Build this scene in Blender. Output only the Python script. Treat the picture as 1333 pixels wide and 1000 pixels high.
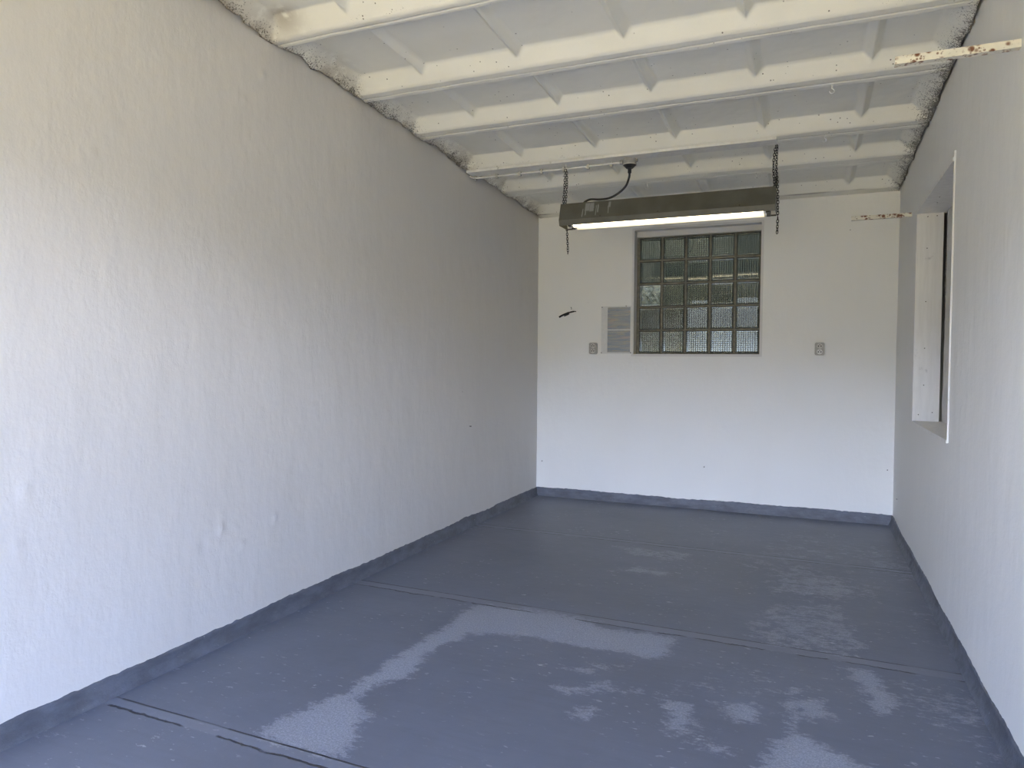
import bpy, bmesh, math, random
import numpy as np
from mathutils import Vector, Matrix

scene = bpy.context.scene
for o in list(bpy.data.objects):
    bpy.data.objects.remove(o, do_unlink=True)
COL = scene.collection
random.seed(7)

# ------------------------------------------------------------------ camera
cam_data = bpy.data.cameras.new('camera')
cam = bpy.data.objects.new('camera', cam_data)
COL.objects.link(cam)
scene.camera = cam
cam_data.sensor_fit = 'HORIZONTAL'
cam_data.sensor_width = 36.0
cam_data.lens = 920.74 / 1333.0 * 36.0
cam_data.clip_start = 0.05
rt, up, fw = Vector((0.921327, 0.388712, 0.007739)), Vector((-0.018793, 0.024642, 0.99952)), Vector((-0.388335, 0.92103, -0.030008))
m = Matrix.Identity(4)
for i in range(3):
    m[i][0], m[i][1], m[i][2] = rt[i], up[i], -fw[i]
m[0][3], m[1][3], m[2][3] = 0.0, 0.0, 1.2194
cam.matrix_world = m

# ------------------------------------------------------------------ sky, sun, exposure
world = bpy.data.worlds.new('sky')
scene.world = world
world.use_nodes = True
wn = world.node_tree
wn.nodes.clear()
# a hazy bright band above the low skyline, blue higher up, thin white cloud overhead
geo = wn.nodes.new('ShaderNodeTexCoord')
sep = wn.nodes.new('ShaderNodeSeparateXYZ')
wn.links.new(geo.outputs['Generated'], sep.inputs[0])
sky = wn.nodes.new('ShaderNodeValToRGB')
SKY = 28.0          # brightest value in the table below
cr = sky.color_ramp
stops = [(0.0, (2.0, 2.2, 2.4)), (.105, (2.4, 2.7, 3.2)), (.140, (17.0, 19.5, 27.0)), (.255, (17.0, 19.5, 27.0)), (.330, (1.5, 4.2, 11.5)), (.55, (2.5, 4.5, 10.5)), (.72, (12.5, 10.6, 8.6)), (1.0, (12.8, 10.8, 8.4))]
while len(cr.elements) < len(stops):
    cr.elements.new(0.5)
for e, (p, c) in zip(cr.elements, stops):
    e.position = p; e.color = (c[0]/SKY, c[1]/SKY, c[2]/SKY, 1.0)
bg = wn.nodes.new('ShaderNodeBackground')
bg.inputs['Strength'].default_value = SKY * 1.0
wo = wn.nodes.new('ShaderNodeOutputWorld')
wn.links.new(sep.outputs[2], sky.inputs[0])
wn.links.new(sky.outputs[0], bg.inputs[0])
wn.links.new(bg.outputs[0], wo.inputs[0])

sun_data = bpy.data.lights.new('sun', 'SUN')
sun_data.energy = 11.0
sun_data.color = (1.0, 0.93, 0.82)
sun_data.angle = math.radians(0.6)
sun = bpy.data.objects.new('sun', sun_data)
COL.objects.link(sun)
# the sun stands behind the garage (+Y) and to the right
sd = Vector((0.45, 0.62, 1.02)).normalized()
sun.rotation_euler = sd.to_track_quat('Z', 'Y').to_euler()
sun.location = (4, 8, 9)

scene.view_settings.view_transform = 'Standard'
scene.view_settings.look = 'None'
scene.view_settings.gamma = 1.0
scene.view_settings.use_curve_mapping = False
scene.view_settings.exposure = 0.03

# ------------------------------------------------------------------ room numbers (metres)
XL, XR, YB, Y0 = -2.315, 0.598, 6.089, -0.60     # left wall, right wall, back wall, inside of the front wall
def zc(y):                                      # underside of the ribs: the roof falls towards the back
    return 2.54 + 0.0407 * (YB - y)

# ------------------------------------------------------------------ helpers
def vnoise(x, y, seed=0):
    x = np.asarray(x, float); y = np.asarray(y, float)
    xi = np.floor(x).astype(np.int64); yi = np.floor(y).astype(np.int64)
    fx = x - xi; fy = y - yi
    fx = fx * fx * (3 - 2 * fx); fy = fy * fy * (3 - 2 * fy)
    def h(a, b):
        n = (a * 374761393 + b * 668265263 + seed * 974634533) & 0x7fffffff
        n = ((n ^ (n >> 13)) * 1274126177) & 0x7fffffff
        return ((n ^ (n >> 16)) & 0xffff) / 65535.0
    return (h(xi, yi) * (1 - fx) + h(xi + 1, yi) * fx) * (1 - fy) + (h(xi, yi + 1) * (1 - fx) + h(xi + 1, yi + 1) * fx) * fy

def fbm(x, y, oct=4, seed=0):
    t = 0; a = 0.5; s = 0
    for k in range(oct):
        t = t + a * vnoise(np.asarray(x) * 2**k, np.asarray(y) * 2**k, seed + k * 17); s += a; a *= 0.5
    return t / s - 0.5

def link(name, me, mat=None, parent=None):
    o = bpy.data.objects.new(name, me)
    COL.objects.link(o)
    if mat is not None:
        for mm in (mat if isinstance(mat, (list, tuple)) else [mat]):
            me.materials.append(mm)
    if parent is not None:
        o.parent = parent
    return o

def obj(name, bm, mat=None, parent=None, smooth=False, recalc=True):
    me = bpy.data.meshes.new(name)
    if recalc:
        bmesh.ops.recalc_face_normals(bm, faces=bm.faces[:])
    bm.to_mesh(me); bm.free()
    if smooth:
        for p in me.polygons: p.use_smooth = True
    return link(name, me, mat, parent)

def tag(o, label, cat, group=None, kind=None):
    o['label'] = label; o['category'] = cat
    if group: o['group'] = group
    if kind: o['kind'] = kind
    return o

def empty(name, loc, label, cat, group=None, kind=None):
    o = bpy.data.objects.new(name, None)
    o.empty_display_size = 0.05
    COL.objects.link(o); o.location = loc
    return tag(o, label, cat, group, kind)

def add_box(bm, x0, x1, y0, y1, z0, z1, mi=0):
    vs = [bm.verts.new(p) for p in ((x0,y0,z0),(x1,y0,z0),(x1,y1,z0),(x0,y1,z0),(x0,y0,z1),(x1,y0,z1),(x1,y1,z1),(x0,y1,z1))]
    for f in ((0,3,2,1),(4,5,6,7),(0,1,5,4),(1,2,6,5),(2,3,7,6),(3,0,4,7)):
        bm.faces.new([vs[i] for i in f]).material_index = mi
    return vs

def bevel(bm, w, seg=2, angle=0.5):
    es = [e for e in bm.edges if len(e.link_faces) == 2 and e.calc_face_angle(0) > angle]
    bmesh.ops.bevel(bm, geom=es, offset=w, segments=seg, affect='EDGES', profile=0.5)

def add_cyl(bm, p0, p1, r0, r1=None, n=20, caps=True, mi=0):
    r1 = r0 if r1 is None else r1
    p0, p1 = Vector(p0), Vector(p1)
    d = (p1 - p0).normalized()
    a = d.orthogonal().normalized(); b = d.cross(a)
    A = [bm.verts.new(p0 + (a*math.cos(2*math.pi*i/n) + b*math.sin(2*math.pi*i/n))*r0) for i in range(n)]
    B = [bm.verts.new(p1 + (a*math.cos(2*math.pi*i/n) + b*math.sin(2*math.pi*i/n))*r1) for i in range(n)]
    for i in range(n):
        bm.faces.new((A[i], A[(i+1)%n], B[(i+1)%n], B[i])).material_index = mi
    if caps:
        bm.faces.new(A[::-1]).material_index = mi; bm.faces.new(B).material_index = mi

def smooth_path(pts, n=8):
    P = [Vector(p) for p in pts]; out = []
    for i in range(len(P) - 1):
        a = P[max(i-1, 0)]; b = P[i]; c = P[i+1]; d = P[min(i+2, len(P)-1)]
        for k in range(n):
            t = k / n
            out.append(0.5*((2*b) + (c-a)*t + (2*a-5*b+4*c-d)*t*t + (3*b-a-3*c+d)*t**3))
    out.append(P[-1]); return out

def add_tube(bm, pts, r, n=10, closed=False, mi=0):
    P = [Vector(p) for p in pts]; N = len(P); rings = []
    prev = None
    for i in range(N):
        if closed: t = (P[(i+1)%N] - P[i-1]).normalized()
        else: t = (P[min(i+1, N-1)] - P[max(i-1, 0)]).normalized()
        if prev is None: a = t.orthogonal().normalized()
        else:
            a = prev - t * prev.dot(t); a.normalize()
        prev = a; b = t.cross(a)
        rr = r[i] if isinstance(r, (list, tuple)) else r
        rings.append([bm.verts.new(P[i] + (a*math.cos(2*math.pi*k/n) + b*math.sin(2*math.pi*k/n))*rr) for k in range(n)])
    for i in range(N if closed else N-1):
        A, B = rings[i], rings[(i+1)%N]
        for k in range(n):
            bm.faces.new((A[k], A[(k+1)%n], B[(k+1)%n], B[k])).material_index = mi
    if not closed:
        bm.faces.new(rings[0][::-1]).material_index = mi; bm.faces.new(rings[-1]).material_index = mi

def lines(a, b, step, extra=()):
    n = max(1, int(round((b - a) / step)))
    v = np.concatenate([np.linspace(a, b, n + 1), [e for e in extra if a < e < b]])
    v = np.unique(np.round(v, 5))
    keep = [v[0]]
    ex = set(np.round(np.array(list(extra) + [a, b]), 5).tolist())
    for x in v[1:]:
        if x - keep[-1] < step * 0.3 and x not in ex: continue
        if x - keep[-1] < step * 0.3 and keep[-1] not in ex and len(keep) > 1: keep[-1] = x
        else: keep.append(x)
    return np.array(keep)

def grid(name, us, vs, fn, mat, attrs=None, hole=None, flip=False, smooth=True, parent=None):
    U, V = np.meshgrid(us, vs, indexing='ij')
    co = np.stack(fn(U, V), -1).reshape(-1, 3)
    nu, nv = len(us), len(vs)
    I = np.arange(nu * nv).reshape(nu, nv)
    q = np.stack([I[:-1, :-1], I[1:, :-1], I[1:, 1:], I[:-1, 1:]], -1)
    if hole:
        u0, u1, v0, v1 = hole
        cu = (us[:-1] + us[1:]) / 2; cv = (vs[:-1] + vs[1:]) / 2
        keep = ~(((cu > u0) & (cu < u1))[:, None] & ((cv > v0) & (cv < v1))[None, :])
        q = q[keep]
    q = q.reshape(-1, 4)
    if flip: q = q[:, ::-1]
    me = bpy.data.meshes.new(name)
    me.vertices.add(len(co)); me.vertices.foreach_set('co', co.ravel().astype(np.float32))
    me.loops.add(q.size); me.loops.foreach_set('vertex_index', q.ravel().astype(np.int32))
    me.polygons.add(len(q)); me.polygons.foreach_set('loop_start', (np.arange(len(q)) * 4).astype(np.int32))
    me.polygons.foreach_set('loop_total', np.full(len(q), 4, np.int32))
    me.update(calc_edges=True); me.validate()
    me.polygons.foreach_set('use_smooth', np.full(len(me.polygons), smooth))
    for k, f in (attrs or {}).items():
        a = me.attributes.new(k, 'FLOAT', 'POINT')
        a.data.foreach_set('value', f(U, V).ravel().astype(np.float32))
    return link(name, me, mat, parent)

# ------------------------------------------------------------------ materials
class NT:
    def __init__(s, name):
        s.m = bpy.data.materials.new(name); s.m.use_nodes = True
        s.t = s.m.node_tree; s.t.nodes.clear()
        s.out = s.t.nodes.new('ShaderNodeOutputMaterial')
        s.p = s.t.nodes.new('ShaderNodeBsdfPrincipled')
        s.t.links.new(s.p.outputs[0], s.out.inputs[0])
        s.tc = s.t.nodes.new('ShaderNodeTexCoord')
    def set(s, **k):
        for n, v in k.items():
            n = n.replace('_', ' ')
            if hasattr(v, 'is_output'): s.t.links.new(v, s.p.inputs[n])
            else: s.p.inputs[n].default_value = v
        return s
    def _in(s, n, i, v):
        if hasattr(v, 'is_output'): s.t.links.new(v, n.inputs[i])
        else: n.inputs[i].default_value = v
    def obj(s, scale=(1, 1, 1), loc=(0, 0, 0)):
        n = s.t.nodes.new('ShaderNodeMapping'); n.inputs['Scale'].default_value = scale; n.inputs['Location'].default_value = loc
        s.t.links.new(s.tc.outputs['Object'], n.inputs[0]); return n.outputs[0]
    def sep(s, v=None):
        n = s.t.nodes.new('ShaderNodeSeparateXYZ'); s.t.links.new(v or s.tc.outputs['Object'], n.inputs[0]); return n.outputs
    def noise(s, scale, detail=4, rough=.55, vec=None, dist=0.0):
        n = s.t.nodes.new('ShaderNodeTexNoise'); n.inputs['Scale'].default_value = scale
        n.inputs['Detail'].default_value = detail; n.inputs['Roughness'].default_value = rough
        n.inputs['Distortion'].default_value = dist
        s.t.links.new(vec or s.tc.outputs['Object'], n.inputs['Vector']); return n.outputs['Fac']
    def voro(s, scale, vec=None, feature='F1', rnd=1.0):
        n = s.t.nodes.new('ShaderNodeTexVoronoi'); n.inputs['Scale'].default_value = scale; n.feature = feature
        n.inputs['Randomness'].default_value = rnd
        s.t.links.new(vec or s.tc.outputs['Object'], n.inputs['Vector']); return n.outputs
    def math(s, op, a, b=0.0, c=0.0, clamp=False):
        n = s.t.nodes.new('ShaderNodeMath'); n.operation = op; n.use_clamp = clamp
        s._in(n, 0, a); s._in(n, 1, b)
        if op in ('MULTIPLY_ADD', 'COMPARE'): s._in(n, 2, c)
        return n.outputs[0]
    def ramp(s, v, a, b, o0=0.0, o1=1.0):
        n = s.t.nodes.new('ShaderNodeMapRange'); n.interpolation_type = 'SMOOTHSTEP'
        s._in(n, 0, v); s._in(n, 1, a); s._in(n, 2, b); s._in(n, 3, o0); s._in(n, 4, o1); return n.outputs[0]
    def mix(s, f, a, b):
        n = s.t.nodes.new('ShaderNodeMix'); n.data_type = 'RGBA'
        s._in(n, 0, f)
        for i, v in ((6, a), (7, b)):
            if hasattr(v, 'is_output'): s.t.links.new(v, n.inputs[i])
            else: n.inputs[i].default_value = (*v, 1)
        return n.outputs[2]
    def attr(s, name):
        n = s.t.nodes.new('ShaderNodeAttribute'); n.attribute_name = name; return n.outputs['Fac']
    def bump(s, h, strength=.3, dist=.01, prev=None):
        n = s.t.nodes.new('ShaderNodeBump'); n.inputs['Strength'].default_value = strength; n.inputs['Distance'].default_value = dist
        s.t.links.new(h, n.inputs['Height'])
        if prev is not None: s.t.links.new(prev, n.inputs['Normal'])
        s.t.links.new(n.outputs[0], s.p.inputs['Normal']); return n.outputs[0]

def simple(name, col, rough=.5, metal=0.0, var=.12, bumps=.15, scale=40, **k):
    t = NT(name)
    n = t.noise(scale, 4)
    d = tuple(c * (1 - var) for c in col); l = tuple(min(1, c * (1 + var)) for c in col)
    t.set(Base_Color=t.mix(t.ramp(n, .3, .7), d, l), Roughness=rough, Metallic=metal, **k)
    if bumps: t.bump(n, bumps, .002)
    return t.m

def wall_material(name, col, marks=1.0):
    t = NT(name)
    big = t.noise(.9, 3); streak = t.noise(3.0, 4, .6, t.obj((1, 1, .12)))
    c = t.mix(t.ramp(big, .35, .7), tuple(v * .97 for v in col), col)
    c = t.mix(t.math('MULTIPLY', t.ramp(streak, .55, .75), .10 * marks), c, tuple(v * .8 for v in col))
    specks = t.voro(3.3)
    sp = t.math('MULTIPLY', t.ramp(specks[0], .012, .022, 1, 0), t.ramp(t.noise(2.1, 2), .56, .6))
    c = t.mix(t.math('MULTIPLY', sp, .75 * marks), c, (.18, .15, .12))
    t.set(Base_Color=c, Roughness=.62, Specular_IOR_Level=.35)
    fine = t.noise(150, 3, .6); mid = t.noise(26, 5, .6); stroke = t.noise(9, 4, .6, t.obj((1, 1, .35)))
    b = t.bump(fine, .28, .0016)
    b = t.bump(mid, .35, .004, b)
    t.bump(stroke, .35, .012, b)
    return t.m

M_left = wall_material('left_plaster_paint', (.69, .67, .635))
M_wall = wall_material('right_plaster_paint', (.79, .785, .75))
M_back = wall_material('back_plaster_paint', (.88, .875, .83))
M_reveal = wall_material('reveal_paint', (.74, .73, .70))

def ceiling_material():
    t = NT('ceiling_paint')
    base = (.88, .87, .79)
    n = t.noise(2.5, 4)
    c = t.mix(t.ramp(n, .3, .75), base, tuple(v * .94 for v in base))
    mold = t.attr('mold'); brown = t.attr('brown')
    sp = t.noise(120, 5, .75); md = t.noise(14, 4, .6)
    thr = t.math('MULTIPLY_ADD', mold, -.36, .80)
    thr = t.math('MULTIPLY_ADD', t.math('SUBTRACT', md, .5), -.30, thr)
    c = t.mix(t.math('MULTIPLY', brown, t.ramp(t.noise(20, 4), .20, .55)), c, (.21, .155, .095))
    f = t.math('MULTIPLY', t.ramp(t.math('SUBTRACT', sp, thr), -.02, .05), t.ramp(mold, .02, .15))
    c = t.mix(t.math('MULTIPLY', f, .85), c, (.07, .062, .05))
    dots = t.voro(24)
    d = t.math('MULTIPLY', t.ramp(dots[0], .06, .11, 1, 0), t.ramp(t.math('ADD', t.noise(4, 3), t.math('MULTIPLY', t.attr('face'), .13)), .50, .60))
    c = t.mix(t.math('MULTIPLY', d, .85), c, (.10, .085, .07))
    c = t.mix(t.attr('crack'), c, (.16, .14, .12))
    t.set(Base_Color=c, Roughness=.7, Specular_IOR_Level=.3)
    b = t.bump(t.noise(140, 4, .65), .25, .0015)
    t.bump(t.noise(30, 5, .6), .3, .003, b)
    return t.m
M_ceil = ceiling_material()

FLOOR = (.134, .146, .182)
def floor_material():
    t = NT('floor_paint')
    w = t.attr('wear')
    n1 = t.noise(13, 6, .72, t.obj((.8, 1.2, 1))); n2 = t.noise(55, 5, .75, t.obj((.6, 1.3, 1))); n3 = t.noise(1.3, 4, .6)
    x = t.math('MULTIPLY_ADD', w, .47, t.math('MULTIPLY', n1, .9))
    x = t.math('MULTIPLY_ADD', n2, .75, x)
    worn = t.ramp(x, .985, 1.15)
    fl = t.noise(42, 3, .6, t.obj((.5, 1.2, 1)))
    flecks = t.math('MULTIPLY', t.ramp(fl, .63, .69), t.ramp(t.noise(2.3, 4, .65), .44, .60))
    base = t.mix(t.ramp(n3, .3, .72), tuple(v * .9 for v in FLOOR), tuple(v * 1.1 for v in FLOOR))
    base = t.mix(t.ramp(t.noise(22, 4, .6, t.obj((.25, 1.5, 1))), .4, .8, 0, .35), base, tuple(v * .8 for v in FLOOR))
    grit = t.ramp(t.noise(150, 4, .75), .42, .62, .45, 1.0)
    c = t.mix(t.math('MULTIPLY', t.math('MULTIPLY', worn, grit), .95), base, (.335, .35, .39))
    c = t.mix(t.math('MULTIPLY', flecks, .75), c, (.40, .41, .44))
    # pits of missing paint
    pit = t.voro(9); pm = t.math('MULTIPLY', t.ramp(pit[0], .03, .05, 1, 0), t.ramp(t.noise(1.7, 3), .56, .6))
    c = t.mix(pm, c, (.035, .037, .042))
    # slab joints: two thin cracks each
    s = t.sep(); wob = t.math('MULTIPLY', t.math('SUBTRACT', t.noise(3.5, 5, .6), .5), .035)
    wob2 = t.math('MULTIPLY', t.math('SUBTRACT', t.noise(14, 4, .6, t.obj((1, 1, 1), (5, 3, 0))), .5), .03)
    y = t.math('ADD', s[1], t.math('MULTIPLY', s[0], .014))
    gaps = t.ramp(t.noise(5, 4, .6, t.obj((1, .2, 1))), .40, .52)
    tot = None; band = None
    for y0, h in ((1.715, .026), (3.215, .035), (4.735, .028)):
        a = t.math('ABSOLUTE', t.math('SUBTRACT', t.math('ADD', y, t.math('MULTIPLY', wob, .35)), y0 + h))
        b = t.math('ABSOLUTE', t.math('SUBTRACT', t.math('ADD', y, t.math('ADD', wob, wob2)), y0 - h))
        la = t.math('MULTIPLY', t.ramp(a, .002, .0055, 1, 0), t.ramp(gaps, 0, 1, .45, 1))
        lb = t.math('MULTIPLY', t.ramp(b, .0028, .0065, 1, 0), gaps)
        k = t.math('MAXIMUM', la, lb)
        tot = k if tot is None else t.math('MAXIMUM', tot, k)
        bb = t.ramp(t.math('ABSOLUTE', t.math('SUBTRACT', y, y0)), h - .006, h + .004, 1, 0)
        band = bb if band is None else t.math('MAXIMUM', band, bb)
    c = t.mix(t.math('MULTIPLY', band, .22), c, (.27, .285, .33))
    c = t.mix(tot, c, (.03, .03, .035))
    t.set(Base_Color=c, Roughness=t.ramp(worn, 0, 1, .46, .62), Specular_IOR_Level=.5)
    b = t.bump(t.noise(90, 4, .65), .22, .0016)
    b = t.bump(t.math('MULTIPLY', worn, t.noise(120, 4, .7)), .5, .003, b)
    b = t.bump(t.math('SUBTRACT', 1.0, tot), .8, .004, b)
    t.bump(t.noise(5, 3), .25, .012, b)
    return t.m
M_floor = floor_material()

def skirting_material():
    t = NT('skirting_paint')
    n = t.noise(6, 5, .65, t.obj((1, 1, 2.5)))
    c = t.mix(t.ramp(n, .3, .7), (.080, .088, .106), (.140, .153, .185))
    ch = t.math('MULTIPLY', t.ramp(t.noise(70, 3, .7), .68, .71), t.ramp(t.noise(3, 3), .5, .6))
    c = t.mix(ch, c, (.5, .5, .5))
    t.set(Base_Color=c, Roughness=.5)
    b = t.bump(t.noise(30, 5, .7), .7, .006)
    t.bump(t.noise(110, 4, .7), .4, .002, b)
    return t.m
M_skirt = skirting_material()

def board_material():
    t = NT('white_painted_board')
    n = t.noise(5, 5, .6, t.obj((6, 6, .6)))
    c = t.mix(t.ramp(n, .3, .75), (.79, .78, .74), (.70, .69, .65))
    sm = t.math('MULTIPLY', t.ramp(t.noise(5, 4, .7, t.obj((1, 1, .8))), .62, .72), t.ramp(t.noise(60, 3, .7), .42, .6))
    c = t.mix(t.math('MULTIPLY', sm, .5), c, (.22, .21, .20))
    t.set(Base_Color=c, Roughness=.5)
    t.bump(n, .15, .002)
    return t.m
M_board = board_material()

M_panel = simple('grey_panel_paint', (.62, .61, .58), .6, var=.04)
M_cavity_shade = simple('cavity_shade', (.02, .019, .017), .9)  # near-black: shade of the empty cavity put into a colour
M_filler = simple('brown_filler', (.17, .15, .12), .9, var=.5, bumps=.8, scale=60)
M_lamp = None
def lamp_material():
    t = NT('olive_lamp_enamel')
    base = t.mix(t.ramp(t.noise(7, 4), .3, .7), (.082, .079, .058), (.112, .108, .084))
    # paint runs on the left of the front face
    s = t.sep()
    acc = None
    for x0, w, z0, z1 in ((-1.395, .020, .045, .10), (-1.365, .018, .04, .10), (-1.425, .004, .005, .06), (-1.405, .004, .015, .06),
                          (-1.322, .006, .03, .085), (-1.335, .003, .01, .08), (-1.243, .010, .06, .098), (-1.25, .0035, .018, .07)):
        dx = t.ramp(t.math('ABSOLUTE', t.math('SUBTRACT', s[0], t.math('MULTIPLY_ADD', t.math('SUBTRACT', t.noise(18, 3), .5), .012, x0))), w * .6, w, 1, 0)
        dz = t.math('MULTIPLY', t.ramp(s[2], 2.193 + z0 - .006, 2.193 + z0 + .006), t.ramp(s[2], 2.193 + z1 - .008, 2.193 + z1 + .008, 1, 0))
        k = t.math('MULTIPLY', dx, dz); acc = k if acc is None else t.math('MAXIMUM', acc, k)
    front = t.ramp(s[1], 4.655, 4.66, 1, 0)
    c = t.mix(t.math('MULTIPLY', t.math('MULTIPLY', acc, front), .55), base, (.42, .43, .42))
    t.set(Base_Color=c, Roughness=.45)
    t.bump(t.noise(60, 3), .1, .001)
    return t.m
M_lamp = lamp_material()
M_lampin = simple('reflector_white', (.80, .78, .70), .4, var=.03, bumps=0)
M_chain = simple('blackened_steel', (.012, .011, .010), .55, .2, var=.4, bumps=.2)
M_blackpl = simple('black_plastic', (.014, .014, .015), .4, var=.2, bumps=0)
M_white = simple('white_plastic', (.78, .77, .74), .4, var=.04, bumps=.03)
M_offwhite = simple('aged_plastic', (.62, .60, .54), .5, var=.08, bumps=.05)
M_sock = simple('shaded_socket_body', (.42, .41, .37), .5, var=.08, bumps=.05)  # body tone darkened to carry the shadows of the socket relief
M_clip = simple('clip_plastic', (.45, .44, .40), .5, var=.1, bumps=0)
M_greypl = simple('grey_plastic', (.33, .33, .32), .5, var=.1, bumps=.05)
M_darkpl = simple('dark_grey_plastic', (.022, .022, .022), .45, var=.1, bumps=0)
M_hook = simple('painted_steel_hook', (.86, .85, .80), .45, .1, var=.06, bumps=0)
M_steel = simple('zinc_steel', (.40, .39, .37), .35, .8, var=.1, bumps=0)
M_nail = simple('rusty_nail', (.07, .05, .04), .7, .4, var=.4, bumps=0)
M_tubecap = simple('tube_cap_metal', (.75, .74, .70), .3, .7, var=.05, bumps=0)

t = NT('lit_tube')
t.set(Base_Color=(.9, .88, .8, 1), Roughness=.3, Emission_Color=(1.0, .84, .56, 1), Emission_Strength=6.5)
M_tube = t.m
t = NT('dim_lit_tube')
t.set(Base_Color=(.9, .86, .75, 1), Roughness=.3, Emission_Color=(1.0, .80, .50, 1), Emission_Strength=1.05)
M_tube_dim = t.m

def rust_material():
    t = NT('rusty_cream_steel')
    v = t.voro(34, t.obj((1, 1, 1.0)))
    r = t.noise(25, 3)
    sp = t.math('MULTIPLY', t.ramp(v[0], .26, .44, 1, 0), t.ramp(t.noise(16, 3, .6), .40, .48))
    v2 = t.voro(95)
    sp2 = t.math('MULTIPLY', t.ramp(v2[0], .26, .46, 1, 0), t.ramp(t.noise(22, 3), .47, .55))
    s = t.math('MAXIMUM', sp, t.math('MULTIPLY', sp2, .85))
    c = t.mix(t.ramp(r, .3, .7), (.80, .76, .64), (.72, .69, .58))
    c = t.mix(t.ramp(v[0], .1, .55, .22, 0), c, (.55, .36, .16))
    c = t.mix(s, c, (.17, .065, .028))
    t.set(Base_Color=c, Roughness=.6)
    t.bump(t.math('SUBTRACT', 1.0, s), .3, .001)
    return t.m
M_rust = rust_material()

def notice_material():
    t = NT('printed_notice')
    s = t.sep()
    row = t.math('FRACT', t.math('MULTIPLY', s[2], 125.0))
    inrow = t.ramp(t.math('ABSOLUTE', t.math('SUBTRACT', row, .5)), .26, .36, 1, 0)
    words = t.noise(1, 3, .7, t.obj((420, 1, 125)))
    ink = t.math('MULTIPLY', inrow, t.ramp(words, .38, .5))
    hue = t.noise(1, 2, .5, t.obj((9, 1, 62)))
    col = t.mix(t.ramp(hue, .50, .60), (.11, .17, .24), (.33, .27, .13))
    col = t.mix(t.ramp(t.noise(1, 1, .5, t.obj((5, 1, 90), (3, 0, 7))), .62, .68), col, (.42, .20, .17))
    paper = t.mix(t.ramp(t.noise(1, 1, .5, t.obj((4, 1, 60), (1, 0, 2))), .4, .6), (.40, .43, .46), (.52, .51, .46))
    t.set(Base_Color=t.mix(t.math('MULTIPLY', ink, .9), paper, col), Roughness=.35)
    return t.m
M_notice = notice_material()
M_paper = simple('paper_backing', (.70, .70, .67), .35, var=.03, bumps=.03)

t = NT('mortar')
n = t.noise(40, 5, .65)
t.set(Base_Color=t.mix(t.ramp(n, .3, .7), (.15, .145, .11), (.27, .255, .20)), Roughness=.9)
t.bump(n, .5, .004)
M_mortar = t.m
t = NT('block_glass')                     # groove refraction lines painted dark into the tint: upright ones inside, level ones outside
sx = t.sep()
def groove(v, y, lo):
    k = t.ramp(t.math('COSINE', t.math('MULTIPLY', v, math.pi * 10 / .0915)), -.80, -.10, lo, 1.0)
    return k
near = t.ramp(sx[1], .03, .05)
gv = groove(sx[0], 0, .16); gh = groove(sx[2], 0, .30)
k = t.math('ADD', t.math('MULTIPLY', gv, t.math('SUBTRACT', 1.0, near)), t.math('MULTIPLY', gh, near))
t.set(Base_Color=t.mix(k, (.09, .09, .07), (.68, .70, .62)), Roughness=.0, IOR=1.45, Transmission_Weight=1.0)
M_glass = t.m
t = NT('swirl_glass')
t.set(Base_Color=(.80, .83, .76, 1), Roughness=.03, IOR=1.45, Transmission_Weight=1.0)
M_glass_swirl = t.m
M_rim = simple('block_rim', (.022, .021, .017), .5, var=.3)

M_ground = simple('pale_paving', (.46, .41, .215), .9, var=.12, scale=3)
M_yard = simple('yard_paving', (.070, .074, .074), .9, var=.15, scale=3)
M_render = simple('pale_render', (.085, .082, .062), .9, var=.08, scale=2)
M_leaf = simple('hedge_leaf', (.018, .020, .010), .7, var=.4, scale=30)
M_glint_slats = simple('glint_slat_paint', (.22, .26, .33), .6, var=.05, scale=5)  # bluish tone of the added slats that brighten the glass blocks
M_outer = simple('outer_render', (.55, .53, .48), .9, var=.08, scale=5)
M_roof = simple('roof_felt', (.12, .12, .12), .9)
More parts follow.
